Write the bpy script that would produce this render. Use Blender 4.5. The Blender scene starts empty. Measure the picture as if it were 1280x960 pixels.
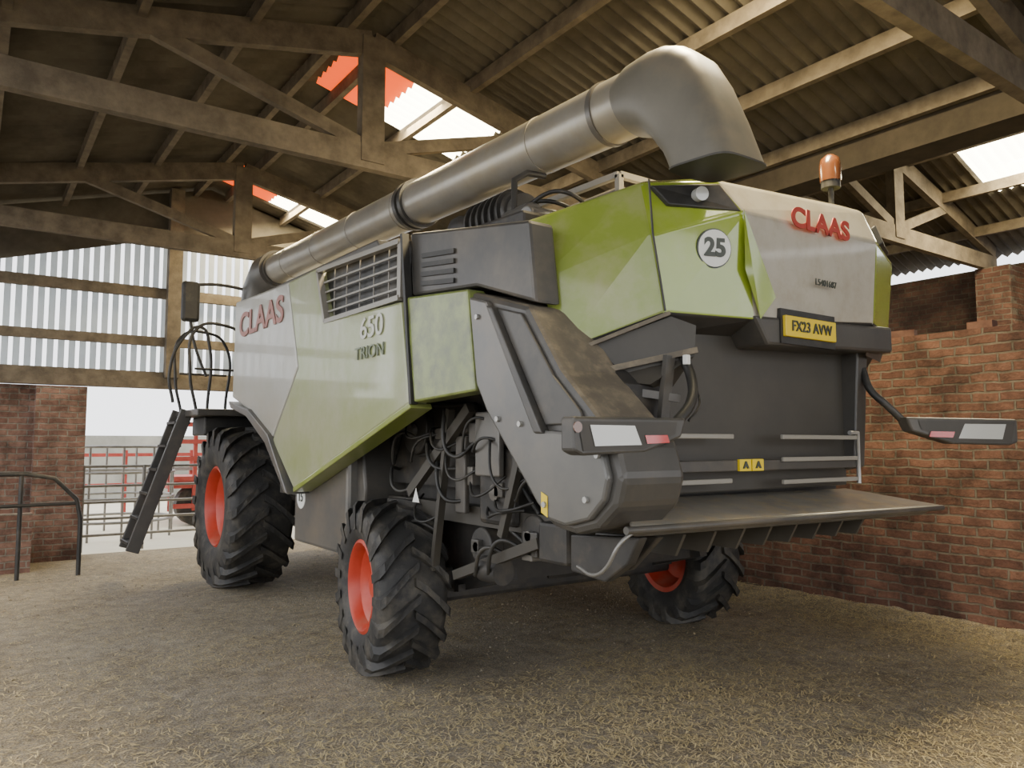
import bpy, bmesh, math, random
from mathutils import Vector, Matrix, noise as mn
random.seed(7)
SC=bpy.context.collection
# ---------------- materials ----------------
def M(name,c1,c2=None,scale=3.0,rough=.6,metal=0.0,bump=0.0,lo=.35,hi=.7,dust=None,dlo=.5,dhi=.8,dscale=2.0,emit=None,es=0,coat=0,dmax=1.0,transl=0,bd=.02):
    m=bpy.data.materials.new(name);m.use_nodes=True;nt=m.node_tree;N=nt.nodes;L=nt.links
    b=N['Principled BSDF'];b.inputs['Roughness'].default_value=rough;b.inputs['Metallic'].default_value=metal
    b.inputs['Base Color'].default_value=(*c1,1)
    if coat:b.inputs['Coat Weight'].default_value=coat;b.inputs['Coat Roughness'].default_value=.06
    tc=N.new('ShaderNodeTexCoord')
    def noise(s,d=6):
        n=N.new('ShaderNodeTexNoise');n.inputs['Scale'].default_value=s;n.inputs['Detail'].default_value=d;n.inputs['Roughness'].default_value=.65
        L.new(tc.outputs['Object'],n.inputs['Vector']);return n
    col=None
    if c2:
        n=noise(scale);r=N.new('ShaderNodeValToRGB');r.color_ramp.elements[0].position=lo;r.color_ramp.elements[1].position=hi
        r.color_ramp.elements[0].color=(*c1,1);r.color_ramp.elements[1].color=(*c2,1);L.new(n.outputs['Fac'],r.inputs['Fac']);col=r.outputs['Color']
    if dust:
        n=noise(dscale,8);mr=N.new('ShaderNodeMapRange');mr.inputs[1].default_value=dlo;mr.inputs[2].default_value=dhi;mr.inputs[4].default_value=dmax
        L.new(n.outputs['Fac'],mr.inputs[0]);mx=N.new('ShaderNodeMix');mx.data_type='RGBA'
        L.new(mr.outputs[0],mx.inputs[0]);mx.inputs[7].default_value=(*dust,1)
        if col:L.new(col,mx.inputs[6])
        else:mx.inputs[6].default_value=(*c1,1)
        col=mx.outputs[2]
    if col:L.new(col,b.inputs['Base Color'])
    if bump:
        n=noise(scale*6,8);bp=N.new('ShaderNodeBump');bp.inputs['Strength'].default_value=bump;bp.inputs['Distance'].default_value=bd
        L.new(n.outputs['Fac'],bp.inputs['Height']);L.new(bp.outputs['Normal'],b.inputs['Normal'])
    if emit:
        b.inputs['Emission Color'].default_value=(*emit,1);b.inputs['Emission Strength'].default_value=es
    if transl:
        t=N.new('ShaderNodeBsdfTranslucent');t.inputs[0].default_value=(*c2,1);ms=N.new('ShaderNodeMixShader');ms.inputs[0].default_value=transl
        L.new(b.outputs[0],ms.inputs[1]);L.new(t.outputs[0],ms.inputs[2]);L.new(ms.outputs[0],N['Material Output'].inputs[0])
    return m
def brick(name,axis,c1,c2,mo):
    m=bpy.data.materials.new(name);m.use_nodes=True;nt=m.node_tree;N=nt.nodes;L=nt.links;b=N['Principled BSDF'];b.inputs['Roughness'].default_value=.9
    tc=N.new('ShaderNodeTexCoord');sp=N.new('ShaderNodeSeparateXYZ');cb=N.new('ShaderNodeCombineXYZ')
    L.new(tc.outputs['Object'],sp.inputs[0]);L.new(sp.outputs[axis],cb.inputs[0]);L.new(sp.outputs[2],cb.inputs[1])
    wn=N.new('ShaderNodeTexNoise');wn.inputs['Scale'].default_value=5;L.new(tc.outputs['Object'],wn.inputs['Vector'])
    ad=N.new('ShaderNodeVectorMath');ad.operation='MULTIPLY_ADD';L.new(wn.outputs['Color'],ad.inputs[0]);ad.inputs[1].default_value=(.045,.04,0);L.new(cb.outputs[0],ad.inputs[2])
    br=N.new('ShaderNodeTexBrick');L.new(ad.outputs[0],br.inputs['Vector']);br.inputs['Scale'].default_value=1
    br.inputs['Brick Width'].default_value=.235;br.inputs['Row Height'].default_value=.085;br.inputs['Mortar Size'].default_value=.011;br.inputs['Mortar Smooth'].default_value=.4
    br.inputs['Color1'].default_value=(*c1,1);br.inputs['Color2'].default_value=(*c2,1);br.inputs['Mortar'].default_value=(*mo,1)
    n=N.new('ShaderNodeTexNoise');n.inputs['Scale'].default_value=3.2;n.inputs['Detail'].default_value=10;n.inputs['Roughness'].default_value=.7;L.new(tc.outputs['Object'],n.inputs['Vector'])
    mx=N.new('ShaderNodeMix');mx.data_type='RGBA';mx.blend_type='MULTIPLY';mx.inputs[0].default_value=.95
    r=N.new('ShaderNodeValToRGB');r.color_ramp.elements[0].position=.36;r.color_ramp.elements[0].color=(.35,.33,.31,1);r.color_ramp.elements[1].position=.62;r.color_ramp.elements[1].color=(1.2,1.18,1.15,1)
    L.new(n.outputs['Fac'],r.inputs['Fac']);L.new(br.outputs['Color'],mx.inputs[6]);L.new(r.outputs['Color'],mx.inputs[7]);L.new(mx.outputs[2],b.inputs['Base Color'])
    n2=N.new('ShaderNodeTexNoise');n2.inputs['Scale'].default_value=25;L.new(tc.outputs['Object'],n2.inputs['Vector'])
    mt=N.new('ShaderNodeMath');mt.operation='MULTIPLY_ADD';L.new(br.outputs['Fac'],mt.inputs[0]);mt.inputs[1].default_value=-1.0;L.new(n2.outputs['Fac'],mt.inputs[2])
    bp=N.new('ShaderNodeBump');bp.inputs['Strength'].default_value=.9;bp.inputs['Distance'].default_value=.015;L.new(mt.outputs[0],bp.inputs['Height']);L.new(bp.outputs['Normal'],b.inputs['Normal'])
    return m
GREEN=M('green_paint',(.24,.325,.025),(.28,.36,.04),1.5,.2,dust=(.36,.36,.2),dlo=.5,dhi=.85,dscale=3,coat=1,dmax=.5)
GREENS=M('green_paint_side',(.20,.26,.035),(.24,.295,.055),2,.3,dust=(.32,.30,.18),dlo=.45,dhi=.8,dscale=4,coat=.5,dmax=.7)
GREEND=M('green_paint_dusty',(.27,.31,.13),(.33,.355,.19),1.2,.3,dust=(.41,.40,.31),dlo=.40,dhi=.72,dscale=2.5,coat=.6,dmax=.75)
MOSSY=M('green_paint_dirty',(.16,.21,.04),(.24,.29,.08),3,.35,lo=.35,hi=.7,dust=(.06,.06,.028),dlo=.40,dhi=.66,dscale=7,dmax=.75,coat=.4)
SILV=M('silver_paint',(.39,.365,.30),(.46,.43,.355),2,.3,dust=(.31,.27,.19),dlo=.45,dhi=.78,dscale=7,coat=.5,dmax=.8)
WHITE=M('pale_paint',(.38,.38,.345),(.44,.43,.385),1.5,.3,dust=(.34,.32,.25),dlo=.42,dhi=.76,coat=.5,dmax=.8)
DGREY=M('dark_grey_panel',(.050,.048,.044),(.07,.065,.057),3,.38,dust=(.17,.14,.10),dlo=.5,dhi=.85,dmax=.75)
DUSTG=M('dusty_grey_panel',(.10,.085,.063),(.16,.135,.095),6,.7,dust=(.23,.185,.12),dlo=.5,dhi=.8,dscale=12)
MGREY=M('grey_panel',(.11,.11,.105),(.145,.138,.125),3,.3,metal=.25,dust=(.22,.18,.13),dlo=.48,dhi=.85,dmax=.85)
BLACK=M('black_frame',(.016,.016,.015),(.035,.033,.029),5,.5,dust=(.13,.11,.08),dlo=.55,dhi=.85)
BLK2=M('machine_dark',(.022,.021,.02),(.042,.038,.033),7,.55,dust=(.11,.09,.06),dlo=.52,dhi=.85,dscale=5,dmax=.8)
CHAR=M('charcoal_plastic',(.042,.038,.031),(.058,.052,.042),2,.5)  # dark tone lifted: the veil of haze is put into the colour
TUBEM=M('auger_paint',(.31,.29,.25),(.39,.365,.31),4,.28,metal=.35,dust=(.35,.30,.20),dlo=.45,dhi=.8,dscale=3)
SPOUT=M('spout_rubber',(.14,.13,.104),(.18,.166,.132),3,.38,dust=(.25,.205,.135),dlo=.45,dhi=.8)
TYRE=M('tyre_rubber',(.017,.017,.017),(.032,.031,.029),4,.62,bump=.2,dust=(.12,.105,.08),dlo=.48,dhi=.78,dscale=6,dmax=.85)
RED=M('red_rim',(.42,.035,.015),(.5,.06,.03),5,.4,dust=(.3,.15,.1),dlo=.55,dhi=.85)
REDD=M('red_gate_paint',(.32,.04,.03),(.42,.08,.06),5,.6)
REDT=M('red_text',(.42,.045,.03),rough=.5)
REDS=M('red_text_hazed',(.34,.15,.125),rough=.5)  # duller than the rear red: air haze is painted into the lettering
WHT=M('white_text',(.72,.73,.69),rough=.5)
WHF=M('white_text_faded',(.58,.59,.53),rough=.5)
DTX=M('dark_text',(.05,.06,.05),rough=.5)
DTF=M('faded_dark_text',(.17,.20,.13),rough=.5)
STEEL=M('galvanised_steel',(.38,.38,.37),(.5,.49,.46),8,.4,metal=.6)
DSTEEL=M('dull_steel',(.20,.195,.18),(.28,.27,.25),8,.4,metal=.5)
YEL=M('yellow_plate',(.75,.55,.02),rough=.4)
LENS=M('clear_lens',(.5,.51,.48),rough=.15,coat=1)
REDL=M('red_lens',(.5,.02,.015),rough=.2,coat=1)
AMB=M('amber_lens',(.14,.05,.02),rough=.25,coat=1)
GLASS=M('cab_glass',(.02,.03,.03),rough=.05)
WOOD=M('dusty_timber',(.105,.085,.06),(.215,.175,.122),5,.9,bump=.25)
WOODD=M('dark_timber',(.05,.04,.028),(.08,.064,.044),5,.9)
ROOF=M('roof_sheet',(.085,.074,.056),(.155,.135,.10),1.6,.9,bump=.1,dust=(.055,.045,.031),dlo=.46,dhi=.70,dscale=.9)
def conc():
    m=M('concrete_floor',(.26,.225,.17),(.38,.335,.26),.8,.85,dust=(.18,.145,.10),dlo=.5,dhi=.66,dscale=2.2,dmax=.7)
    nt=m.node_tree;N=nt.nodes;L=nt.links;b=N['Principled BSDF'];src=b.inputs['Base Color'].links[0].from_socket
    tc=N.new('ShaderNodeTexCoord')
    def ns(s,d=6,r=.75):
        n=N.new('ShaderNodeTexNoise');n.inputs['Scale'].default_value=s;n.inputs['Detail'].default_value=d;n.inputs['Roughness'].default_value=r;L.new(tc.outputs['Object'],n.inputs['Vector']);return n
    def mr(n,a,b_,c=0,d=1):
        r=N.new('ShaderNodeMapRange');r.inputs[1].default_value=a;r.inputs[2].default_value=b_;r.inputs[3].default_value=c;r.inputs[4].default_value=d;L.new(n.outputs['Fac'],r.inputs[0]);return r
    n=ns(34);big=ns(.7,5);sm=ns(85,4);md=ns(9,6)
    a=mr(n,.44,.60);bb=mr(big,.36,.6,.35,.95)
    mu=N.new('ShaderNodeMath');mu.operation='MULTIPLY';L.new(a.outputs[0],mu.inputs[0]);L.new(bb.outputs[0],mu.inputs[1])
    mx=N.new('ShaderNodeMix');mx.data_type='RGBA';L.new(mu.outputs[0],mx.inputs[0]);L.new(src,mx.inputs[6]);mx.inputs[7].default_value=(.49,.39,.215,1)
    m2=N.new('ShaderNodeMix');m2.data_type='RGBA';m2.blend_type='MULTIPLY';c=mr(sm,.42,.58,.5,1.2);m2.inputs[0].default_value=1;L.new(mx.outputs[2],m2.inputs[6]);L.new(c.outputs[0],m2.inputs[7])
    m3=N.new('ShaderNodeMix');m3.data_type='RGBA';m3.blend_type='MULTIPLY';c3=mr(md,.38,.62,.72,1.15);m3.inputs[0].default_value=1;L.new(m2.outputs[2],m3.inputs[6]);L.new(c3.outputs[0],m3.inputs[7])
    L.new(m3.outputs[2],b.inputs['Base Color'])
    bp=N.new('ShaderNodeBump');bp.inputs['Strength'].default_value=1;bp.inputs['Distance'].default_value=.025;L.new(n.outputs['Fac'],bp.inputs['Height']);L.new(bp.outputs['Normal'],b.inputs['Normal'])
    return m
CONC=conc()
YARD=M('yard_ground',(.62,.57,.44),(.72,.66,.5),1,.9)  # pale tone carries the sunlight on the yard in its colour
YARDD=M('yard_ground_dark',(.2,.18,.15),(.26,.23,.19),1,.9)  # unseen yard, darkened to keep bounce light off the roof
STRAW=M('straw',(.40,.31,.14),(.70,.58,.33),20,.8)
STRIP=M('reflector_strip',(.26,.245,.21),rough=.3)
BR_R=brick('brick_red',1,(.080,.036,.026),(.155,.078,.054),(.135,.115,.09))
BR_O=brick('brick_outer',1,(.05,.026,.019),(.09,.045,.032),(.08,.066,.05))
BR_B=brick('brick_back',0,(.18,.095,.07),(.26,.155,.115),(.24,.21,.17))  # red brick greyed and paled: haze is mixed into the colour
SKYW=M('skylight_sheet_clear',(.8,.8,.7),emit=(1,.90,.66),es=14)
SKYO=M('skylight_sheet_orange',(.6,.12,.02),emit=(1,.085,.0),es=1.5)
# ---------------- helpers ----------------
def obj(name,verts,faces,mats,parent=None,mi=None,ang=None,bevel=0,seg=2,recalc=True):
    me=bpy.data.meshes.new(name);me.from_pydata([tuple(v) for v in verts],[],faces)
    if not isinstance(mats,(list,tuple)):mats=[mats]
    for m in mats:me.materials.append(m)
    if mi:
        for p,i in zip(me.polygons,mi):p.material_index=i
    if recalc:
        bm=bmesh.new();bm.from_mesh(me);bmesh.ops.recalc_face_normals(bm,faces=bm.faces);bm.to_mesh(me);bm.free()
    o=bpy.data.objects.new(name,me);SC.objects.link(o)
    if bevel:
        md=o.modifiers.new('b','BEVEL');md.width=bevel;md.segments=seg;md.limit_method='ANGLE';md.angle_limit=math.radians(15)
    if ang is not None:
        for p in me.polygons:p.use_smooth=True
        try:me.set_sharp_from_angle(angle=math.radians(ang))
        except Exception:pass
    if parent:o.parent=parent
    return o
def empty(name,loc=(0,0,0)):
    o=bpy.data.objects.new(name,None);o.location=loc;SC.objects.link(o);return o
CUBE=[(-1,-1,-1),(1,-1,-1),(1,1,-1),(-1,1,-1),(-1,-1,1),(1,-1,1),(1,1,1),(-1,1,1)]
CF=[(0,3,2,1),(4,5,6,7),(0,1,5,4),(1,2,6,5),(2,3,7,6),(3,0,4,7)]
def box(name,x0,x1,y0,y1,z0,z1,mat,parent=None,bevel=0):
    c=((x0+x1)/2,(y0+y1)/2,(z0+z1)/2);h=(abs(x1-x0)/2,abs(y1-y0)/2,abs(z1-z0)/2)
    return obj(name,[(c[0]+v[0]*h[0],c[1]+v[1]*h[1],c[2]+v[2]*h[2]) for v in CUBE],CF,mat,parent,bevel=bevel)
def beam_geo(p0,p1,w,h,up=(0,0,1)):
    p0=Vector(p0);p1=Vector(p1);d=(p1-p0).normalized();u=Vector(up)
    if abs(d.dot(u))>.98:u=Vector((1,0,0))
    s=d.cross(u).normalized();u=s.cross(d).normalized()
    vs=[]
    for p in(p0,p1):
        for a,b in((-1,-1),(1,-1),(1,1),(-1,1)):vs.append(p+s*w/2*a+u*h/2*b)
    return vs,[(0,1,2,3),(7,6,5,4),(0,4,5,1),(1,5,6,2),(2,6,7,3),(3,7,4,0)]
def beams(name,lst,mat,parent=None,bevel=0):
    V=[];Fc=[]
    for it in lst:
        vs,fs=beam_geo(*it);k=len(V);V+=vs;Fc+=[tuple(i+k for i in f) for f in fs]
    return obj(name,V,Fc,mat,parent,bevel=bevel)
def prism(name,pts,x0,x1,mat,parent=None,bevel=0,axis='X',mi=None):
    n=len(pts)
    if axis=='X':V=[(x0,a,b) for a,b in pts]+[(x1,a,b) for a,b in pts]
    elif axis=='Y':V=[(a,x0,b) for a,b in pts]+[(a,x1,b) for a,b in pts]
    else:V=[(a,b,x0) for a,b in pts]+[(a,b,x1) for a,b in pts]
    Fc=[tuple(range(n)),tuple(range(2*n-1,n-1,-1))]+[(i,(i+1)%n,n+(i+1)%n,n+i) for i in range(n)]
    return obj(name,V,Fc,mat,parent,bevel=bevel,mi=mi)
def cyl(name,p0,p1,r,mat,parent=None,n=20,r2=None,bevel=0):
    p0=Vector(p0);p1=Vector(p1);d=(p1-p0).normalized();u=Vector((0,0,1)) if abs(d.z)<.9 else Vector((1,0,0))
    s=d.cross(u).normalized();u=s.cross(d);r2=r if r2 is None else r2
    V=[p0+(s*math.cos(t)+u*math.sin(t))*r for t in[2*math.pi*i/n for i in range(n)]]+[p1+(s*math.cos(t)+u*math.sin(t))*r2 for t in[2*math.pi*i/n for i in range(n)]]
    Fc=[tuple(range(n)),tuple(range(2*n-1,n-1,-1))]+[(i,(i+1)%n,n+(i+1)%n,n+i) for i in range(n)]
    return obj(name,V,Fc,mat,parent,ang=40,bevel=bevel)
def tube(name,pts,r,mat,parent=None,smooth=True,closed=False):
    cu=bpy.data.curves.new(name,'CURVE');cu.dimensions='3D';cu.bevel_depth=r;cu.bevel_resolution=3;cu.use_fill_caps=True
    sp=cu.splines.new('BEZIER' if smooth else 'POLY')
    if smooth:
        sp.bezier_points.add(len(pts)-1)
        for p,c in zip(sp.bezier_points,pts):p.co=c;p.handle_left_type=p.handle_right_type='AUTO'
    else:
        sp.points.add(len(pts)-1)
        for p,c in zip(sp.points,pts):p.co=(*c,1)
    sp.use_cyclic_u=closed
    cu.materials.append(mat);o=bpy.data.objects.new(name,cu);SC.objects.link(o)
    if parent:o.parent=parent
    return o
def text(name,s,loc,size,mat,parent,side='L',wscale=1.0,bold=.0,shear=0,rz=0,sp=1):
    cu=bpy.data.curves.new(name,'FONT');cu.body=s;cu.size=size;cu.extrude=.003;cu.offset=bold;cu.shear=shear;cu.space_character=sp;cu.materials.append(mat)
    cu.align_x='CENTER';cu.align_y='CENTER'
    o=bpy.data.objects.new(name,cu);SC.objects.link(o)
    if side=='L':m=Matrix(((0,0,-1),(-1,0,0),(0,1,0)))
    else:m=Matrix(((1,0,0),(0,0,-1),(0,1,0)))
    o.matrix_world=Matrix.Translation(loc)@Matrix.Rotation(rz,4,'Z')@m.to_4x4()@Matrix.Diagonal((wscale,1,1,1));o.parent=parent
    return o
def loft(name,rings,mat,parent=None,cap=True,ang=40):
    n=len(rings[0]);V=[p for r in rings for p in r];Fc=[]
    for k in range(len(rings)-1):
        for i in range(n):Fc.append((k*n+i,k*n+(i+1)%n,(k+1)*n+(i+1)%n,(k+1)*n+i))
    if cap:Fc+= [tuple(range(n)),tuple(range(len(V)-1,len(V)-n-1,-1))]
    return obj(name,V,Fc,mat,parent,ang=ang)
def lathe(name,prof,mat,parent,n=64,ang=35):
    V=[];Fc=[]
    for i in range(n):
        t=2*math.pi*i/n
        for x,r in prof:V.append((x,r*math.cos(t),r*math.sin(t)))
    k=len(prof)
    for i in range(n):
        j=(i+1)%n
        for a in range(k-1):Fc.append((i*k+a,i*k+a+1,j*k+a+1,j*k+a))
    return obj(name,V,Fc,mat,parent,ang=ang)
def wheel(parent,name,c,R,W,rim,nl,lug,rz=0,dirn=1,out=-1):
    e=empty(name,c);e.rotation_euler=(0,0,rz);e.parent=parent;h=W/2;Rb=R-lug
    prof=[(-h*.80,rim),(-h*.93,rim+.04),(-h,rim+(Rb-rim)*.45),(-h*.98,rim+(Rb-rim)*.75),(-h*.9,Rb-.035),(-h*.75,Rb-.008),(0,Rb+.005),(h*.75,Rb-.008),(h*.9,Rb-.035),(h*.98,rim+(Rb-rim)*.75),(h,rim+(Rb-rim)*.45),(h*.93,rim+.04),(h*.80,rim)]
    lathe('tyre',prof,TYRE,e,72,50)
    V=[];Fc=[]
    da=2*math.pi/nl
    for i in range(nl):
        for sd in(-1,1):
            t0=i*da+(da/2 if sd>0 else 0);k0=len(V)
            st=[(-.06,0,Rb-.01,lug,.30),(.25,.22,Rb-.01,lug,.28),(.6,.55,Rb-.012,lug,.30),(.88,.85,Rb-.03,lug+.008,.36),(1.0,.98,Rb-.07,lug+.015,.40),(1.02,1.05,Rb-.15,.035,.40)]
            for s,f,rb,lh,w in st:
                x=sd*h*s;tt=t0+dirn*f*da*1.15;ww=w*da*.5
                for q,rr in((-1,rb-.02),(-.82,rb+lh),(.82,rb+lh),(1,rb-.02)):
                    a=tt+q*ww;V.append((x,rr*math.cos(a),rr*math.sin(a)))
            for a in range(len(st)-1):
                b=k0+a*4
                for u in range(4):Fc.append((b+u,b+(u+1)%4,b+4+(u+1)%4,b+4+u))
            Fc+=[(k0,k0+1,k0+2,k0+3),(len(V)-1,len(V)-2,len(V)-3,len(V)-4)]
    obj('tyre_lugs',V,Fc,TYRE,e)
    s=out
    lathe('rim',[(s*h*.84,rim+.012),(s*h*.88,rim-.01),(s*h*.8,rim-.03),(s*h*.55,rim-.05),(s*h*.45,rim-.09),(s*h*.2,rim-.13),(s*h*.12,rim*.55),(s*h*.2,rim*.5),(s*h*.2,.001)],RED,e,48,30)
    lathe('rim_back',[(-s*h*.84,rim+.012),(-s*h*.8,rim-.03),(-s*h*.1,rim-.1),(-s*h*.05,.001)],RED,e,48,30)
    cyl('hub',(s*h*.15,0,0),(s*h*.5,0,0),rim*.28,RED,e)
    for i in range(8):
        t=i*math.pi/4;cyl('bolt_%d'%i,(s*h*.2,rim*.4*math.cos(t),rim*.4*math.sin(t)),(s*h*.28,rim*.4*math.cos(t),rim*.4*math.sin(t)),.016,STEEL,e,8)
    return e
# ---------------- camera ----------------
cam=bpy.data.cameras.new('camera');co=bpy.data.objects.new('camera',cam);SC.objects.link(co)
co.location=(0,0,1.65);co.rotation_euler=(math.radians(94.5),0,math.radians(-35.5));cam.sensor_width=36;cam.lens=36*950/1280;cam.clip_end=500
bpy.context.scene.camera=co
# ---------------- room ----------------
box('floor',-4,16,-6,13.1,-.1,0,CONC)
box('yard_ground',-25,40,13.1,60,-.12,-.02,YARD)
box('yard_ground_front',-25,40,-40,-6,-.12,-.02,YARDD)
box('yard_ground_left',-25,-4,-6,13.1,-.12,-.02,YARDD)
box('wall_right',7.3,7.55,-1.0,12.85,0,2.68,BR_R)
box('wall_outer',13.4,13.65,-6,13.0,0,4.5,BR_O)
box('wall_back_left',-4,1.38,12.9,13.15,0,2.5,BR_B)
box('wall_back_right',6.2,13.4,12.9,13.15,0,3.2,BR_B)
box('brick_pillar',12.85,13.39,4.9,5.4,0,4.4,BR_R)
box('brick_pillar',.75,1.38,12.6,12.89,0,2.48,BR_B)
lst=[]
y=-.8
while y<12.6:
    if random.random()<.6:lst.append(((7.36+random.random()*.05,y,2.715),(7.36+random.random()*.05,y+.21,2.715),.11,.065))
    y+=.235
beams('loose_coping_bricks',lst,M('coping_brick',(.085,.04,.03),(.16,.085,.06),9,.9))
box('trim_lintel',-1.1,7.28,12.77,12.99,2.51,2.68,WOOD)
BOARD=M('boarding',(.45,.48,.50),(.68,.72,.74),2,.8,transl=.55)
lst=[];x=-1.6
def rz(x): return 5.9-.27*abs(x-3.1) if x<7.3 else 4.75+.35*(3-abs(x-10.3))
def tb(x): return min(rz(x)-.03,4.2+.3*x if x<2.8 else 5.04)
while x<13.3:
    if not(x>7.2 and x<7.5):lst.append(((x,13.04,2.6 if x<6.2 else 3.2),(x,13.04,tb(x)+.1),.085,.02,(0,1,0)))
    x+=.14
beams('wall_back_boarding',lst,BOARD)
prism('wall_back_gable_top',[(-1.3,3.85),(2.8,5.04),(7.2,5.04),(7.3,4.72),(3.1,5.86),(-1.3,4.66)],12.96,13.0,ROOF,axis='Y')
beams('trim_rails',[((-1.6,12.9,2.72),(13.3,12.9,2.72),.1,.1),((-1.6,12.9,3.25),(13.3,12.9,3.25),.09,.14),((-1.6,12.9,4.02),(13.3,12.9,4.02),.09,.16)],WOOD)
box('gable_post',2.45,2.65,12.72,12.9,2.68,5.7,WOOD)
def roof(name,segs,sel,mats,corr=.03):
    V=[];Fc=[];mi=[];dy=.0375;ny=int(19.5/dy)
    for (x0,z0,x1,z1) in segs:
        for xi in range(8):
            xa=x0+(x1-x0)*xi/8;xb=x0+(x1-x0)*(xi+1)/8;za=z0+(z1-z0)*xi/8;zb=z0+(z1-z0)*(xi+1)/8
            for j in range(ny):
                y=-6+j*dy;b=len(V);o0=corr*math.sin(2*math.pi*y/.15);o1=corr*math.sin(2*math.pi*(y+dy)/.15)
                V+=[(xa,y,za+o0),(xb,y,zb+o0),(xb,y+dy,zb+o1),(xa,y+dy,za+o1)];Fc.append((b,b+1,b+2,b+3));mi.append(sel((xa+xb)/2,y))
    obj(name,V,Fc,mats,mi=mi,recalc=False)
SKY=[(7.15,8.35),(11.5,12.5),(2.6,3.5),(-2.2,-1.3)]
def sk1(x,y):
    for a,b in SKY:
        if a<=y<b and 3.1+.08<x<5.0: return 1 if x>3.98 else 2
    return 0
roof('ceiling_main_roof',[(3.1,5.92,3.14,5.91),(3.14,5.91,4.7,5.488),(4.7,5.488,7.3,4.78),(3.1,5.92,-1.3,4.73)],sk1,[ROOF,SKYW,SKYO])
def sk2(x,y):
    if x>10.31 and x<11.9 and ((2.5<=y<4.7) or (7.6<=y<8.8)):return 1
    return 0
roof('ceiling_side_roof',[(7.3,4.78,10.3,5.85),(10.3,5.85,11.9,5.29),(11.9,5.29,13.6,4.7)],sk2,[ROOF,SKYW])
pl=[]
for k in range(5):
    d=.25+k*.92
    pl.append(((3.1+d,-6,5.82-.27*d),(3.1+d,12.9,5.82-.27*d),.07,.15));pl.append(((3.1-d,-6,5.82-.27*d),(3.1-d,12.9,5.82-.27*d),.07,.15))
for d in(.3,1.3,2.3):
    pl.append(((10.3+d,-6,5.73-.35*d),(10.3+d,12.9,5.73-.35*d),.07,.15));pl.append(((10.3-d,-6,5.73-.35*d),(10.3-d,12.9,5.73-.35*d),.07,.15))
beams('roof_purlins',pl,WOOD)
box('valley_beam',7.1,7.5,-6,12.9,4.42,4.74,WOODD)
def truss(y,x0,x1,ze,xa,zr):
    e=empty('roof_truss')
    beams('top_chords',[((xa,y,zr),(x0,y,ze+.12),.09,.24),((xa,y,zr),(x1,y,ze+.12),.09,.24)],WOOD,e)
    beams('bottom_chord',[((x0,y,ze-.1),(x1,y,ze-.1),.1,.24)],WOOD,e)
    hl=(x1-x0)/4
    box('king_post',xa-.12,xa+.12,y-.062,y+.062,ze-.15,zr+.05,WOOD,e)
    beams('struts',[((xa+.05,y,ze),(xa+hl,y,(zr+ze)/2+.06),.08,.13),((xa-.05,y,ze),(xa-hl,y,(zr+ze)/2+.06),.08,.13)],WOOD,e)
for y in(11.1,6.75,2.34,-2.1):truss(y,-1.2,7.2,4.55,3.1,5.62)
for y in(9.9,5.3,.7):truss(y,7.4,13.3,4.62,10.3,5.6)
for i,y in enumerate((11.1,6.75,2.34,-2.1)):
    box('roof_post' ,7.42,7.55,y-.1,y+.1,2.69 if y>-1 else 0,4.42,WOOD);box('roof_post',-1.3,-1.1,y-.1,y+.1,0,4.4,WOOD)
g=empty('field_gate')
for i,z in enumerate((.25,.5,.75,1.0,1.3)):tube('rail_%d'%i,[(1.45,13.3,z),(6.1,13.3,z)],.022,DSTEEL,g,False)
for i,x in enumerate((1.45,2.3,3.6,4.9,6.1)):tube('post_%d'%i,[(x,13.3,0),(x,13.3,1.32)],.03,DSTEEL,g,False)
r=empty('metal_railing')
tube('top_rail',[(-1.0,10.9,1.28),(.6,11.1,1.28),(.9,11.1,1.22),(1.15,11.1,.95),(1.2,11.1,.7),(1.2,11.1,0)],.028,BLACK,r,False)
tube('mid_rail',[(-1.0,10.9,.9),(1.18,11.1,.9)],.022,BLACK,r,False)
tube('rail_post',[(.55,11.1,0),(.55,11.1,1.28)],.026,BLACK,r,False)
t=empty('feed_trough');box('trough_wall',-2,.72,11.7,11.9,0,.75,BR_B,t);box('trough_floor',-2,.72,11.9,12.55,0,.3,CONC,t)
tr=empty('red_cattle_trailer')
box('bed',3.3,7.5,16.5,18.6,.75,.95,REDD,tr)
for i in range(10):box('side_post_%d'%i,3.3+i*.46,3.37+i*.46,16.45,16.53,.3,2.0,REDD,tr)
for i,z in enumerate((.35,.9,1.3,1.65,2.0)):box('side_rail_%d'%i,3.3,7.5,16.44,16.5,z,z+.09,REDD,tr)
for i,x in enumerate((3.9,6.3)):cyl('tyre_%d'%i,(x,16.6,.40),(x,16.9,.40),.42,TYRE,tr)
rf=empty('ring_feeder')
for i,z in enumerate((.3,.7,1.15,1.6)):
    tube('ring_%d'%i,[(2.2+1.0*math.cos(a*math.pi/12),15.6+1.0*math.sin(a*math.pi/12),z) for a in range(24)],.025,DSTEEL,rf,False,True)
for a in range(12):tube('bar_%d'%a,[(2.2+math.cos(a*math.pi/6),15.6+math.sin(a*math.pi/6),-.02),(2.2+math.cos(a*math.pi/6),15.6+math.sin(a*math.pi/6),1.6)],.02,DSTEEL,rf,False)
pn=empty('cattle_pen')
for i,z in enumerate((.3,.65,1.0,1.35)):box('pen_rail_%d'%i,-3,9,20,20.05,z,z+.08,REDD if i%2 else DSTEEL,pn)
for i in range(9):box('pen_post_%d'%i,-3+i*1.5,-2.9+i*1.5,20.05,20.15,-.02,1.5,REDD,pn)
PALE=M('pale_render',(.24,.24,.21),(.38,.37,.32),1,.9)
box('yard_wall',-6,14,26,26.3,-.02,1.9,PALE)
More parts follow.
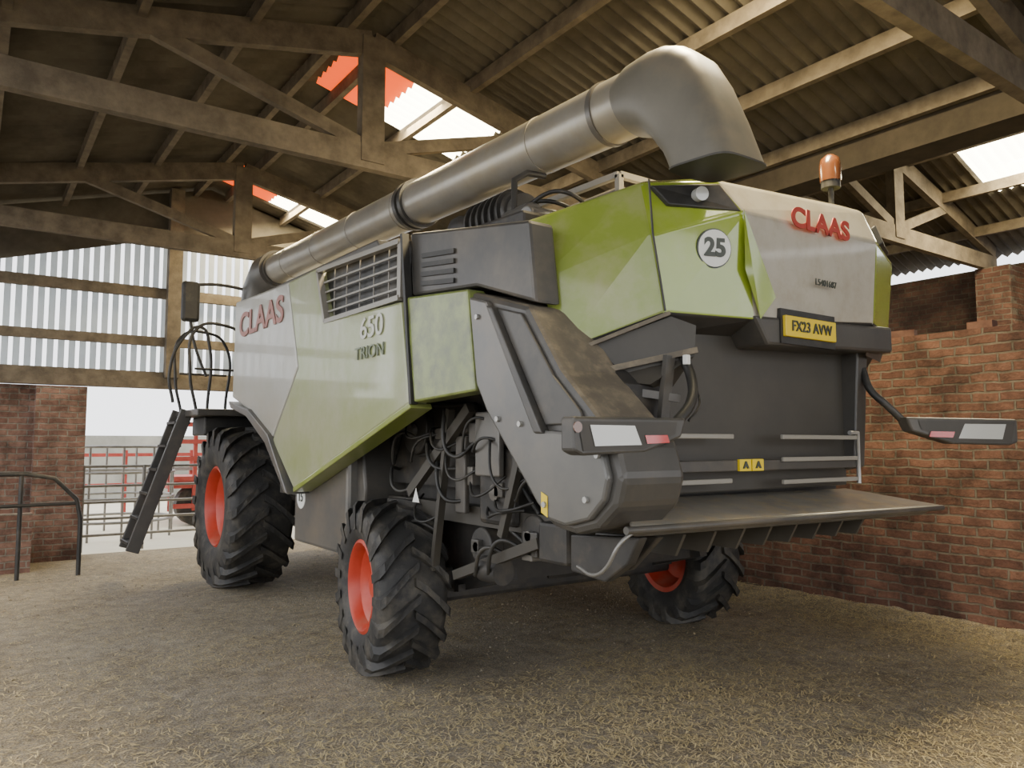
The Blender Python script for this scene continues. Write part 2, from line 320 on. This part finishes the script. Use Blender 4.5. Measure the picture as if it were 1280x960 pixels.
# straw litter + swept-up drift along the wall (one object)
V=[];Fc=[];mi=[]
for i in range(62000):
    k=i%6
    if k==0:x=random.uniform(-1,7.2);y=random.uniform(.5,12.5)
    elif k==1:x=random.uniform(1,7.2);y=random.uniform(.6,4.5)
    elif k==2:x=random.uniform(.3,4.5);y=random.uniform(.8,4)
    elif k==3:
        x=random.uniform(-.5,5);y=random.uniform(.8,7)
        if mn.noise((x*.9,y*.9,0))<0:continue
    elif k==4:
        x=random.uniform(.2,7);y=random.uniform(.5,5)
        if mn.noise((x*1.6,y*1.6,5))<.1:continue
    else:
        x=7.22-abs(random.gauss(0,.35));y=random.uniform(.5,12)
    a=random.uniform(0,math.pi);l=random.uniform(.008,.038);w=random.uniform(.001,.003)
    dx,dy=math.cos(a)*l,math.sin(a)*l;z=random.uniform(.002,.014)
    if x>6.75:z+=max(0,(x-6.8)*.2)
    b=len(V)
    V+=[(x-dx-dy/l*w,y-dy+dx/l*w,z),(x+dx-dy/l*w,y+dy+dx/l*w,z+.004),(x+dx+dy/l*w,y+dy-dx/l*w,z+.004),(x-dx+dy/l*w,y-dy-dx/l*w,z)];Fc.append((b,b+1,b+2,b+3));mi.append(0)
for i in range(6000):
    x=random.uniform(-.8,7.1);y=random.uniform(.6,11);s=random.uniform(.003,.011)*(1.5 if random.random()<.1 else 1);b=len(V)
    a=random.random()*6.28
    V+=[(x+s*math.cos(a),y+s*math.sin(a),0),(x+s*math.cos(a+2.1),y+s*math.sin(a+2.1),0),(x+s*math.cos(a+4.2),y+s*math.sin(a+4.2),0),(x,y,s)]
    Fc+=[(b,b+1,b+3),(b+1,b+2,b+3),(b+2,b,b+3)];mi+=[1]*3
nx=8;ny=240;b0=len(V)
for j in range(ny+1):
    for i in range(nx+1):
        f=i/nx;y=-.9+13.6*j/ny;wd=.35+.2*mn.noise((y*.8,3,0))
        x=7.285-wd*(1-f);V.append((x,y,.001+max(0,(f**1.3)*(.085+.06*mn.noise((y*1.7,1,0)))+.02*mn.noise((x*9,y*9,0))*f)))
for j in range(ny):
    for i in range(nx):b=b0+j*(nx+1)+i;Fc.append((b,b+1,b+nx+2,b+nx+1));mi.append(1)
obj('straw_litter',V,Fc,[STRAW,CONC],recalc=False,mi=mi)
# ---------------- combine ----------------
H=empty('combine_harvester')
box('core_body',2.75,5.3,3.6,8.3,1.35,2.95,BLK2,H)
box('under_body',2.95,5.0,4.3,8.0,.72,1.5,BLK2,H)
prism('grain_tank',[(4.9,2.9),(8.2,2.9),(8.2,3.25),(5.2,3.2)],2.45,5.6,MGREY,H,.02)
prism('side_panel_pale',[(8.25,3.16),(6.62,3.09),(6.32,2.30),(6.96,1.70),(7.6,1.96),(8.29,2.14)],2.26,2.4,WHITE,H,.02)
prism('side_panel_green',[(6.61,3.09),(5.92,3.09),(5.9,3.02),(5.72,2.62),(4.42,2.58),(4.29,1.9),(6.37,1.27),(6.95,1.68),(6.31,2.30)],2.26,2.4,GREEND,H,.02)
prism('side_panel_edge',[(6.4,1.22),(6.5,1.24),(7.05,1.66),(7.65,1.92),(8.2,2.02),(8.3,2.1),(7.6,1.99),(6.97,1.74)],2.22,2.44,MGREY,H,.012)
prism('side_panel_lower_lip',[(4.29,1.91),(6.37,1.28),(6.36,1.24),(4.27,1.875)],2.258,2.42,GREENS,H,.008)
prism('side_panel_rear',[(4.38,2.60),(3.62,2.53),(3.53,1.94),(4.25,1.91)],2.27,2.4,MOSSY,H,.015)
prism('vent_backing',[(5.92,3.06),(4.44,3.0),(4.44,2.6),(5.72,2.62)],2.34,2.4,BLACK,H)
fr=[(5.92,3.06),(4.46,2.99),(4.46,2.61),(5.74,2.62)]
beams('vent_frame',[((2.28,fr[i][0],fr[i][1]),(2.28,fr[(i+1)%4][0],fr[(i+1)%4][1]),.05,.035) for i in range(4)],STRIP,H)
bl=[]
for k in range(1,5):
    f=k/5;bl.append(((2.30,5.74+.18*f,2.62+.42*f),(2.30,4.46,2.61+.38*f),.012,.014))
for k in range(1,6):
    y=4.46+k*.24;bl.append(((2.31,y,2.61),(2.31,y,3.0+.01*k),.008,.008))
beams('vent_bars',bl,STRIP,H)
prism('upper_panel_dark',[(4.44,3.05),(3.12,2.82),(3.06,2.37),(3.62,2.55),(4.4,2.62)],2.33,2.5,DGREY,H,.02)
for i in range(4):prism('louvre_%d'%i,[(4.25,2.87-.06*i),(3.85,2.82-.06*i),(3.85,2.79-.06*i),(4.25,2.84-.06*i)],2.315,2.34,BLACK,H)
beams('panel_gap_trim',[((2.28,4.42,3.03),(2.28,4.27,1.9),.03,.05)],BLACK,H)
text('brand_text_side','CLAAS',(2.252,7.38,2.86),.34,REDS,H,'L',1.35,.008)
text('model_text','650',(2.252,4.85,2.46),.21,WHF,H,'L',1.2,.002)
text('series_text','TRION',(2.252,4.88,2.29),.125,DTF,H,'L',1.25,.001)
prism('right_panel',[(8.25,3.16),(5.92,3.09),(3.2,2.9),(3.5,1.94),(6.37,1.27),(7.6,1.96),(8.29,2.14)],5.6,5.75,GREEND,H,.02)
ch=[(3.64,2.52),(3.09,2.36),(2.83,2.01),(2.6,1.80),(2.45,1.66),(2.40,1.5),(2.44,1.37),(2.56,1.27),(2.72,1.23),(2.89,1.25),(3.0,1.34),(3.45,1.80),(3.55,1.94)]
n=len(ch)
V=[(2.30,a,b) for a,b in ch]+[(2.70,a,b) for a,b in ch]
mi=[1,1]+[0 if i<4 else 1 for i in range(n)]
obj('straw_chopper_housing',V,[tuple(range(n)),tuple(range(2*n-1,n-1,-1))]+[(i,(i+1)%n,n+(i+1)%n,n+i) for i in range(n)],[DUSTG,DGREY],H,mi=mi,bevel=.03)
prism('housing_cover',[(3.60,2.48),(3.42,2.43),(2.97,1.72),(2.62,1.70),(2.5,1.62),(2.46,1.5),(2.49,1.40),(2.59,1.31),(2.75,1.27),(2.88,1.29),(2.97,1.36),(3.42,1.83),(3.52,1.98)],2.265,2.31,MGREY,H,.015)
prism('housing_rib',[(3.40,2.40),(3.34,2.38),(2.9,1.70),(2.97,1.70)],2.245,2.30,DGREY,H,.01)
prism('housing_upper_shade',[(3.34,2.38),(3.12,2.32),(2.86,1.98),(2.66,1.8),(2.64,1.74),(2.92,1.74)],2.28,2.305,DGREY,H,.008)
for i,(y,z) in enumerate(((3.5,2.35),(3.3,1.78),(2.9,1.36),(2.6,1.4),(2.52,1.6),(3.1,1.75))):cyl('housing_bolt_%d'%i,(2.25,y,z),(2.27,y,z),.015,STEEL,H,8)
obj('warning_label',[(2.262,2.93,1.42),(2.262,2.88,1.40),(2.262,2.88,1.30),(2.262,2.93,1.32)],[(0,1,2,3)],YEL,H)
prism('side_cavity',[(3.3,2.16),(2.95,2.12),(2.76,1.95),(2.78,1.55),(3.3,1.5)],2.66,3.0,BLK2,H,.01)
obj('under_hood_plate',[(2.56,3.02,2.13),(2.94,2.70,2.31),(3.04,2.62,2.26),(3.02,2.62,2.10),(2.80,2.72,1.95),(2.64,2.94,1.98),(3.1,2.9,2.3),(3.1,2.9,1.9)],[(0,1,2,3,4,5),(0,6,1),(1,6,2),(2,6,7,3),(3,7,4),(4,7,5)],CHAR,H)
beams('under_hood_ledge',[((2.54,3.01,2.13),(2.93,2.70,2.325),.04,.02),((2.58,2.93,2.01),(3.02,2.60,2.13),.03,.03)],DUSTG,H)
beams('under_hood_struts',[((2.68,2.86,1.93),(2.95,2.66,1.88),.03,.04),((2.68,2.84,1.9),(2.70,2.80,1.6),.03,.04),((2.9,2.68,2.1),(2.86,2.72,1.6),.03,.06),((2.7,2.84,1.75),(3.0,2.7,1.72),.02,.03)],DGREY,H)
top=[(2.48,3.35,2.89),(2.88,2.84,3.05),(3.28,2.66,3.09),(4.70,2.64,3.17),(5.1,2.8,3.1),(5.5,3.5,2.95)]
mid=[(2.45,3.2,2.52),(2.87,2.76,2.75),(3.40,2.58,2.92),(4.72,2.56,2.95),(5.14,2.68,2.88),(5.55,3.3,2.6)]
bot=[(2.52,3.05,2.14),(2.93,2.73,2.33),(3.52,2.62,2.33),(4.72,2.60,2.42),(5.08,2.70,2.38),(5.5,3.1,2.2)]
crn=[(2.62,3.38,2.95),(2.98,2.92,3.10),(3.33,2.78,3.15),(4.62,2.76,3.23),(4.95,2.92,3.16),(5.3,3.52,3.0)]
V=bot+mid+top+crn;Fc=[];mi=[]
for k in range(3):
    for i in range(5):
        Fc.append((k*6+i,k*6+i+1,(k+1)*6+i+1,(k+1)*6+i));mi.append(1 if i==2 else (2 if i==0 else 0))
Fc.append((18,19,20,21,22,23));mi.append(1)
Fc.append((5,4,3,2,1,0));mi.append(3)
obj('rear_hood',V,Fc,[GREEN,SILV,GREENS,BLK2],H,mi=mi,bevel=.018,seg=3)
beams('hood_seam',[((2.875,2.780,3.05),(2.868,2.751,2.75),.006,.010),((2.868,2.751,2.75),(2.925,2.725,2.34),.006,.010)],DGREY,H)
obj('hood_silver_lower',[(3.38,2.565,2.93),(3.66,2.575,2.47),(3.55,2.60,2.34),(3.40,2.58,2.60)],[(0,1,2,3)],GREEN,H)
def quadslab(name,q,d,mat,bevel=.01):
    q=[Vector(p) for p in q];n=(q[1]-q[0]).cross(q[2]-q[1]).normalized()
    if n.y>0:n=-n
    V=[p+n*d for p in q]+[p-n*.03 for p in q];k=len(q)
    Fc=[tuple(range(k)),tuple(range(2*k-1,k-1,-1))]+[(i,(i+1)%k,k+(i+1)%k,k+i) for i in range(k)]
    return obj(name,V,Fc,mat,H,bevel=bevel)
quadslab('rear_lamp_band',[(2.90,2.80,3.025),(3.27,2.645,3.065),(3.39,2.590,2.915),(2.97,2.735,2.915)],.012,BLACK)
cyl('work_lamp',(3.14,2.68,2.985),(3.12,2.63,2.98),.038,LENS,H)
quadslab('rear_lamp_band_right',[(4.84,2.64,3.10),(5.06,2.75,3.05),(5.1,2.69,2.95),(4.86,2.60,2.97)],.012,BLACK)
nn=Vector((-.29,-.955,-.08));p0=Vector((3.225,2.665,2.70))
cyl('speed_sticker',p0,p0+nn*.035,.10,WHT,H,32)
cyl('speed_sticker_ring',p0,p0+nn*.030,.107,DTX,H,32)
text('speed_text','25',p0+nn*.038,.135,DTX,H,'R',1,.005,rz=-.295)
text('brand_text_rear','CLAAS',(4.08,2.545,2.95),.16,REDT,H,'R',1.25,.006)
text('serial_text','L5401687',(4.12,2.552,2.60),.055,DTX,H,'R',1)
prism('rear_bumper',[(3.5,2.36),(4.95,2.42),(4.95,2.25),(3.62,2.2)],2.60,2.85,DGREY,H,.02,axis='Y')
obj('hood_corner_dark',[(4.72,2.6,2.42),(5.08,2.7,2.38),(5.0,2.72,2.2),(4.7,2.65,2.22)],[(0,1,2,3)],DGREY,H)
box('plate_bracket',3.72,4.26,2.59,2.62,2.22,2.42,BLACK,H)
box('number_plate',3.74,4.24,2.57,2.60,2.26,2.38,YEL,H,.004)
text('number_plate_text','FX23 AVW',(3.99,2.566,2.32),.085,DTX,H,'R',.95,.001,sp=1.05)
box('rear_inner_panel',3.0,4.72,2.82,3.0,1.38,2.32,CHAR,H,.01)
prism('rear_side_post',[(3.3,2.25),(2.82,2.3),(2.8,1.5),(3.2,1.4)],2.9,3.02,CHAR,H,.01)
prism('rear_side_post_right',[(3.3,2.25),(2.7,2.3),(2.75,1.5),(3.2,1.4)],4.7,4.82,DGREY,H,.01)
for i,(xa,xb,z) in enumerate(((2.8,3.40,1.69),(3.84,4.62,1.69),(2.8,3.38,1.45),(3.84,4.62,1.43),(3.84,4.62,1.56))):box('reflector_%d'%i,xa,xb,2.68,2.70,z-.013,z+.013,STRIP,H,.004)
box('cross_bar',2.78,4.64,2.70,2.74,1.50,1.56,DGREY,H,.005)
for i in range(2):box('hazard_label_%d'%i,3.45+i*.11,3.55+i*.11,2.685,2.70,1.50,1.565,YEL,H)
for i in range(2):text('hazard_tri_%d'%i,'A',(3.50+i*.11,2.682,1.532),.05,DTX,H,'R',1.2,.003)
tube('rail_post_left',[(2.78,2.69,1.28),(2.78,2.69,1.62)],.014,STEEL,H,False)
tube('rail_post_right',[(4.64,2.69,1.40),(4.64,2.69,1.72),(4.55,2.69,1.72)],.014,STEEL,H,False)
V=[(2.38,2.45,1.285),(5.22,2.45,1.25),(4.9,2.95,1.35),(3.0,2.95,1.36),(2.75,2.85,1.35),
   (2.42,2.47,1.235),(5.05,2.50,1.19),(4.85,2.95,1.20),(3.05,2.95,1.20),(2.8,2.85,1.2)]
TRAYM=M('spreader_tray',(.23,.215,.185),(.30,.28,.24),3,.25,dust=(.36,.29,.18),dlo=.48,dhi=.75,dscale=8)
obj('spreader_tray',V,[(0,1,2,3,4),(9,8,7,6,5),(0,5,6,1),(1,6,7,2),(2,7,8,3),(3,8,9,4),(4,9,5,0)],[TRAYM,DGREY],H,mi=[0,1,1,1,1,1,1],bevel=.015)
tube('tray_rim',[(2.36,2.45,1.27),(5.20,2.45,1.235)],.018,DGREY,H,False)
for i in range(8):prism('tray_fin_%d'%i,[(2.56,1.21),(2.95,1.21),(2.95,1.10),(2.62,1.10)],2.85+i*.23,2.87+i*.23,CHAR,H)
prism('tray_bracket',[(2.47,1.23),(2.95,1.2),(2.95,1.02),(2.7,1.0),(2.55,1.1)],2.46,2.52,BLK2,H,.01)
prism('tray_bracket_inner',[(2.5,1.22),(2.95,1.2),(2.95,1.05),(2.7,1.04)],2.62,2.66,BLK2,H,.01)
tube('tray_handle',[(2.38,2.80,1.07),(2.33,2.62,1.06),(2.32,2.54,1.10),(2.34,2.46,1.22),(2.40,2.45,1.26)],.009,DSTEEL,H)
def lampc(nm,a,b,zt,zb):
    a=Vector(a);b=Vector(b);d=(b-a);n=Vector((d.y,-d.x,0)).normalized()
    if n.y>0:n=-n
    def P(f,z,o):p=a+d*f+n*o;return (p.x,p.y,z)
    prof=[(0,zt),(1,zt-.005),(1.0,zb+.02),(.93,zb),(.4,zb+.01),(.05,zt-.09)]
    k=len(prof);V=[P(f,z,.03) for f,z in prof]+[P(f,z,-.06) for f,z in prof]
    obj(nm,V,[tuple(range(k)),tuple(range(2*k-1,k-1,-1))]+[(i,(i+1)%k,k+(i+1)%k,k+i) for i in range(k)],DGREY,H,bevel=.012)
    V=[P(f,z,.034) for f,z in((.10,zt-.02),(.97,zt-.025),(.93,zb+.02),(.42,zb+.025),(.12,zt-.075))];obj(nm+'_bezel',V,[(0,1,2,3,4)],CHAR,H)
    V=[P(f,z,.038) for f,z in((.50,zt-.04),(.88,zt-.04),(.84,zb+.04),(.44,zb+.045))];obj(nm+'_clear_lens',V,[(0,1,2,3)],LENS,H)
    V=[P(f,z,.038) for f,z in((.20,zb+.09),(.41,zb+.088),(.39,zb+.05),(.18,zb+.055))];obj(nm+'_red_lens',V,[(0,1,2,3)],REDL,H)
lampc('lamp_cluster_left',(2.74,2.46,0),(2.05,2.46,0),1.77,1.60)
lampc('lamp_cluster_right',(4.84,2.50,0),(5.75,2.22,0),1.82,1.64)
cyl('amber_marker_left',(2.06,2.42,1.72),(2.06,2.415,1.72),.024,AMB,H,12)
tube('lamp_arm_left',[(2.98,2.66,2.10),(2.95,2.58,1.98),(2.85,2.50,1.85),(2.70,2.47,1.74)],.026,BLACK,H)
tube('lamp_arm_right',[(4.78,2.72,2.14),(4.76,2.66,2.0),(4.80,2.58,1.90),(4.90,2.52,1.79)],.024,BLACK,H)
box('connector',2.93,2.96,2.59,2.62,2.05,2.10,WHT,H,.005)
tube('lamp_cable',[(2.95,2.6,2.05),(3.0,2.58,1.9),(2.9,2.5,1.82),(2.8,2.47,1.76)],.006,BLACK,H)
cyl('beacon_stalk',(4.86,2.95,3.15),(4.86,2.95,3.46),.018,BLACK,H)
cyl('beacon_base',(4.86,2.95,3.44),(4.86,2.95,3.49),.065,BLACK,H)
loft('beacon_lens',[[(4.86+r*math.cos(t*math.pi/8),2.95+r*math.sin(t*math.pi/8),z) for t in range(16)] for r,z in((.072,3.49),(.074,3.60),(.064,3.65),(.03,3.68))],AMB,H)
# auger
A0=Vector((3.05,9.35,3.82));A1=Vector((3.05,3.0,3.615))
cyl('unloading_auger',A0,A1,.185,TUBEM,H,48)
d=(A1-A0)
for i,f in enumerate((.015,.57,.585)):
    p=A0+d*f;cyl('auger_flange_%d'%i,p-d*.004,p+d*.004,.21,DGREY,H,40)
for i in range(4):
    p=A0+d*(.1+.15*i);cyl('auger_clamp_%d'%i,p-d*.0015,p+d*.0015,.19,TUBEM,H,40)
p=A0+d*.86;cyl('auger_band',p-d*.002,p+d*.002,.189,TUBEM,H,40)
p=A0+d*.96;cyl('auger_collar',p-d*.003,p+d*.003,.194,MGREY,H,40)
def ring(c,u,v,ru,rv,n=28,e=2.0):
    out=[]
    for i in range(n):
        t=2*math.pi*i/n;ct,st=math.cos(t),math.sin(t)
        out.append(tuple(Vector(c)+Vector(u)*ru*math.copysign(abs(ct)**(2/e),ct)+Vector(v)*rv*math.copysign(abs(st)**(2/e),st)))
    return out
loft('auger_elbow',[ring((3.05,9.3,3.82),(1,0,0),(0,0,1),.24,.24),ring((3.05,9.6,3.8),(1,0,0),(0,.3,1),.26,.26),ring((3.05,9.85,3.6),(1,0,0),(0,.8,.8),.27,.27),ring((3.05,9.9,3.3),(1,0,0),(0,1,0),.28,.28),ring((3.05,9.9,2.9),(1,0,0),(0,1,0),.28,.28)],MGREY,H)
S=[((3.22,3.83),(3.17,3.43),.2,2),((3.12,3.87),(3.08,3.40),.205,2.2),((2.93,3.88),(3.0,3.37),.2,2.4),((2.80,3.86),(2.95,3.33),.195,2.7),((2.68,3.81),(2.90,3.28),.19,3),((2.56,3.71),(2.86,3.23),.185,3.3),((2.46,3.55),(2.81,3.18),.18,3.7),((2.35,3.3),(2.77,3.12),.18,4.2),((2.25,3.03),(2.73,3.06),.182,5)]
rings=[]
fy=lambda y:2.66+(y-2.73)*.82
fz=lambda z:3.42+(z-3.45)*.91
for (u,l,hw,e) in S:
    u=(fy(u[0]),fz(u[1]));l=(fy(l[0]),fz(l[1]))
    c=Vector((3.04,(u[0]+l[0])/2,(u[1]+l[1])/2));v=Vector((0,u[0]-l[0],u[1]-l[1]));rings.append(ring(c,(1,0,0),v.normalized(),hw,v.length/2,36,e))
loft('auger_spout',rings,SPOUT,H,ang=50)
yc=(fy(2.25)+fy(2.73))/2;hl=abs(fy(2.73)-fy(2.25))/2
loft('spout_lip',[ring((3.04,yc,fz(3.045)+dz),(1,0,0),(0,-1,-.06),.188,hl*1.02,36,5) for dz in(.004,-.006)],CHAR,H)
# engine deck
box('radiator_box',3.35,4.9,3.5,4.3,2.9,3.32,MGREY,H,.02)
for i in range(6):box('radiator_slat_%d'%i,3.4,4.8,3.48,3.5,2.96+.055*i,2.975+.055*i,STEEL,H)
prism('engine_cover',[(3.4,2.85),(4.9,2.95),(4.9,3.05),(3.4,2.98)],2.5,5.4,BLK2,H,.02)
cyl('air_filter',(3.0,4.1,3.22),(3.0,4.6,3.22),.16,DGREY,H,28,bevel=.02)
cyl('air_filter_cap',(3.0,4.03,3.22),(3.0,4.1,3.22),.12,MGREY,H,28)
cyl('hydraulic_ram',(3.1,4.6,3.15),(3.1,5.6,3.35),.07,MGREY,H)
cyl('expansion_tank',(2.75,4.75,3.1),(2.75,5.15,3.1),.12,MGREY,H,24,bevel=.02)
for i in range(6):cyl('filter_rib_%d'%i,(2.98,4.12+.08*i,3.22),(2.98,4.14+.08*i,3.22),.17,BLK2,H,28)
cyl('exhaust_can',(2.85,3.75,3.08),(2.85,4.0,3.08),.10,MGREY,H,24,bevel=.015)
cyl('motor_end',(2.7,3.65,3.02),(2.9,3.65,3.02),.08,DSTEEL,H,20,bevel=.01)
tube('intake_pipe',[(3.0,4.6,3.22),(3.0,4.9,3.3),(3.2,5.1,3.3),(3.5,5.2,3.1)],.09,BLK2,H)
tube('auger_rest',[(2.8,3.9,2.9),(2.8,3.9,3.35),(2.9,3.9,3.42),(3.05,3.9,3.43)],.022,DGREY,H,False)
for i in range(5):tube('hose_%d'%i,[(2.8,4.6-.15*i,2.95),(2.85+.02*i,4.5-.2*i,3.12+.03*i),(3.1,4.2-.15*i,3.2),(3.3,3.9,3.15)],.014,BLACK,H)
beams('deck_frame',[((3.3,3.45,2.95),(3.3,3.45,3.36),.04,.04),((3.3,3.45,3.36),(4.9,3.45,3.36),.04,.04),((4.0,3.45,2.95),(4.0,3.45,3.36),.04,.04),((3.3,3.45,3.36),(3.3,4.4,3.38),.04,.04)],STRIP,H)
# wheels
wheel(H,'front_wheel_left',(2.66,9.2,.93),.93,.72,.45,20,.06)
wheel(H,'front_wheel_right',(5.4,9.2,.93),.93,.72,.45,20,.06,out=1)
wheel(H,'rear_wheel_left',(2.55,5.12,.63),.63,.5,.32,18,.052,rz=math.radians(-8))
wheel(H,'rear_wheel_right',(5.45,4.95,.63),.63,.5,.32,18,.052,rz=math.radians(-8),out=1)
cyl('front_axle',(2.7,9.2,.93),(5.4,9.2,.93),.16,BLK2,H)
box('rear_axle',2.75,5.25,4.88,5.12,.5,.75,BLK2,H,.03)
box('axle_pivot',3.7,4.3,4.7,5.3,.6,1.2,BLK2,H,.03)
# side lower machinery
box('tool_box',2.42,3.0,5.6,6.78,.78,1.68,MGREY,H,.03)
prism('inner_fender',[(5.55,1.75),(6.3,1.7),(6.3,1.3),(5.7,1.2),(5.5,.95),(5.45,1.3)],2.5,3.0,DGREY,H,.02)
cyl('speed_sticker_side',(2.415,6.6,1.18),(2.42,6.6,1.18),.10,WHT,H,24)
text('speed_text_side','15',(2.412,6.6,1.18),.12,DTX,H,'L',1)
box('side_backing',2.85,3.0,3.3,5.6,1.15,2.0,BLK2,H)
box('side_backing_low',2.9,3.0,4.2,5.6,.8,1.2,BLK2,H)
for i,(y,z,rr) in enumerate(((4.25,1.75,.16),(3.9,1.35,.2),(3.55,1.12,.12),(4.1,1.0,.12),(5.0,1.75,.18))):
    cyl('pulley_%d'%i,(2.68,y,z),(2.78,y,z),rr,BLK2,H,28,bevel=.01);cyl('pulley_hub_%d'%i,(2.64,y,z),(2.70,y,z),rr*.25,MGREY,H,16)
def belt(nm,a,ra,b,rb):
    tube(nm,[(2.73,a[0],a[1]+ra),(2.73,b[0],b[1]+rb)],.015,BLACK,H,False);tube(nm+'_low',[(2.73,a[0],a[1]-ra),(2.73,b[0],b[1]-rb)],.015,BLACK,H,False)
belt('belt_a',(4.25,1.75),.16,(3.9,1.35),.2);belt('belt_b',(3.9,1.35),.2,(3.55,1.12),.12);belt('belt_c',(5.0,1.75),.18,(4.25,1.75),.16)
box('gearbox',2.66,3.1,3.7,4.1,1.15,1.62,BLK2,H,.03);box('side_plate',2.6,2.64,3.78,4.05,1.45,1.85,MGREY,H,.01);box('side_plate_b',2.62,2.66,4.2,4.32,1.2,1.7,DGREY,H,.01)
box('hyd_block',2.6,2.9,3.15,3.4,1.0,1.22,BLK2,H,.02);box('lower_frame',2.7,5.0,3.1,3.25,1.08,1.2,BLK2,H,.02)
beams('frame_rails',[((2.75,3.1,1.18),(2.75,8.0,1.2),.1,.12),((5.1,3.1,1.18),(5.1,8.0,1.2),.1,.12),((2.6,4.9,1.3),(2.6,4.1,1.88),.05,.07),((2.62,3.4,1.1),(2.62,4.3,.8),.05,.06),((2.7,3.15,1.3),(2.7,3.15,.98),.05,.06),((2.6,4.55,.8),(2.6,4.35,1.88),.04,.05),((2.6,3.5,1.75),(2.6,3.75,1.1),.04,.05)],CHAR,H)
for i in range(22):
    y=3.2+random.random()*1.9;z=.95+random.random()*.85;tube('hose_low_%d'%i,[(2.66,y,z),(2.56,y+.12,z-.12+random.random()*.2),(2.6,y+.3,z+random.uniform(-.2,.25)),(2.78,y+.5,z+.1)],random.choice((.009,.013)),BLACK,H)
for i in range(10):
    y=3.3+random.random()*1.6;z=1.0+random.random()*.8;s=random.uniform(.03,.07);box('fitting_%d'%i,2.64,2.72,y-s,y+s,z-s,z+s,DGREY if i%2 else MGREY,H,.006)
cyl('grease_drum',(2.65,3.8,.88),(2.65,4.0,.88),.08,BLK2,H)
box('sieve_box',3.0,4.9,3.0,3.6,1.2,1.5,BLK2,H,.02)
beams('steering_links',[((2.9,4.75,.62),(5.1,4.75,.62),.05,.05),((3.0,4.2,.78),(3.0,4.9,.6),.08,.08),((4.9,4.2,.78),(4.9,4.9,.6),.08,.08)],BLK2,H)
obj('triangle_label',[(2.52,4.72,1.25),(2.52,4.62,1.25),(2.52,4.67,1.35)],[(0,1,2)],WHT,H)
# cab, platform, ladder
box('cab_body',3.2,4.9,8.9,10.6,1.9,3.1,GLASS,H,.05);box('cab_roof',3.1,5.0,8.7,10.9,3.1,3.3,WHITE,H,.06)
box('front_housing',2.75,5.3,8.3,8.9,1.4,3.1,BLK2,H,.02);box('feeder_house',3.4,4.7,9.4,11.6,.7,1.7,DGREY,H,.03)
box('platform',2.15,3.2,9.3,10.45,1.98,2.06,DGREY,H,.01)
box('platform_bracket',2.3,3.0,9.6,10.2,1.75,1.98,BLACK,H,.02)
for i,y in enumerate((9.95,10.42)):beams('ladder_stringer_%d'%i,[((1.62,y,.38),(2.18,y,2.06),.045,.15,(0,0,1))],DGREY,H,.008)
for i in range(6):
    f=.06+i*.17;box('ladder_step_%d'%i,1.62+.56*f-.09,1.62+.56*f+.09,9.95,10.42,.38+1.68*f-.015,.38+1.68*f+.015,BLACK,H)
for i,y in enumerate((9.6,10.4)):
    tube('platform_rail_%d'%i,[(2.2,y,2.06),(2.12,y,2.5),(2.2,y,3.05),(2.5,y,3.1),(2.7,y,3.0),(2.75,y,2.06)],.018,BLACK,H)
    tube('platform_midrail_%d'%i,[(2.17,y,2.55),(2.75,y,2.55)],.014,BLACK,H,False)
tube('ladder_handrail',[(2.0,9.9,2.15),(1.95,9.9,2.5),(2.1,9.9,2.95),(2.3,9.9,3.1),(2.4,9.9,2.9),(2.4,9.9,2.06)],.018,BLACK,H)
box('mirror',2.12,2.34,10.15,10.25,3.2,3.72,BLACK,H,.04);tube('mirror_arm',[(2.24,10.2,3.68),(2.6,10.2,3.72),(3.3,10.1,3.6)],.02,BLACK,H)
tube('mirror_arm_low',[(2.24,10.2,3.2),(2.3,10.2,2.9),(2.4,10.0,2.5)],.018,BLACK,H)
# ---------------- lighting ----------------
w=bpy.data.worlds.new('world');bpy.context.scene.world=w;w.use_nodes=True
bg=w.node_tree.nodes['Background'];bg.inputs[0].default_value=(.96,.97,1,1);bg.inputs[1].default_value=3.2
def area(nm,loc,rot,sx,sy,pw,col):
    l=bpy.data.lights.new(nm,'AREA');l.shape='RECTANGLE';l.size=sx;l.size_y=sy;l.energy=pw;l.color=col
    o=bpy.data.objects.new(nm,l);o.location=loc;o.rotation_euler=rot;SC.objects.link(o)
for i,(a,b2) in enumerate(SKY[:3]):
    area('skylight_lamp',(3.95,(a+b2)/2,5.45),(0,math.radians(-15),0),1.4,.85,260 if i<2 else 620,(1,.82,.48))
area('skylight_lamp',(11.0,3.7,5.35),(0,math.radians(-19),0),1.3,1.1,260,(1,.82,.48))
area('skylight_lamp',(11.0,8.2,5.35),(0,math.radians(-19),0),1.3,1.1,80,(1,.88,.6))
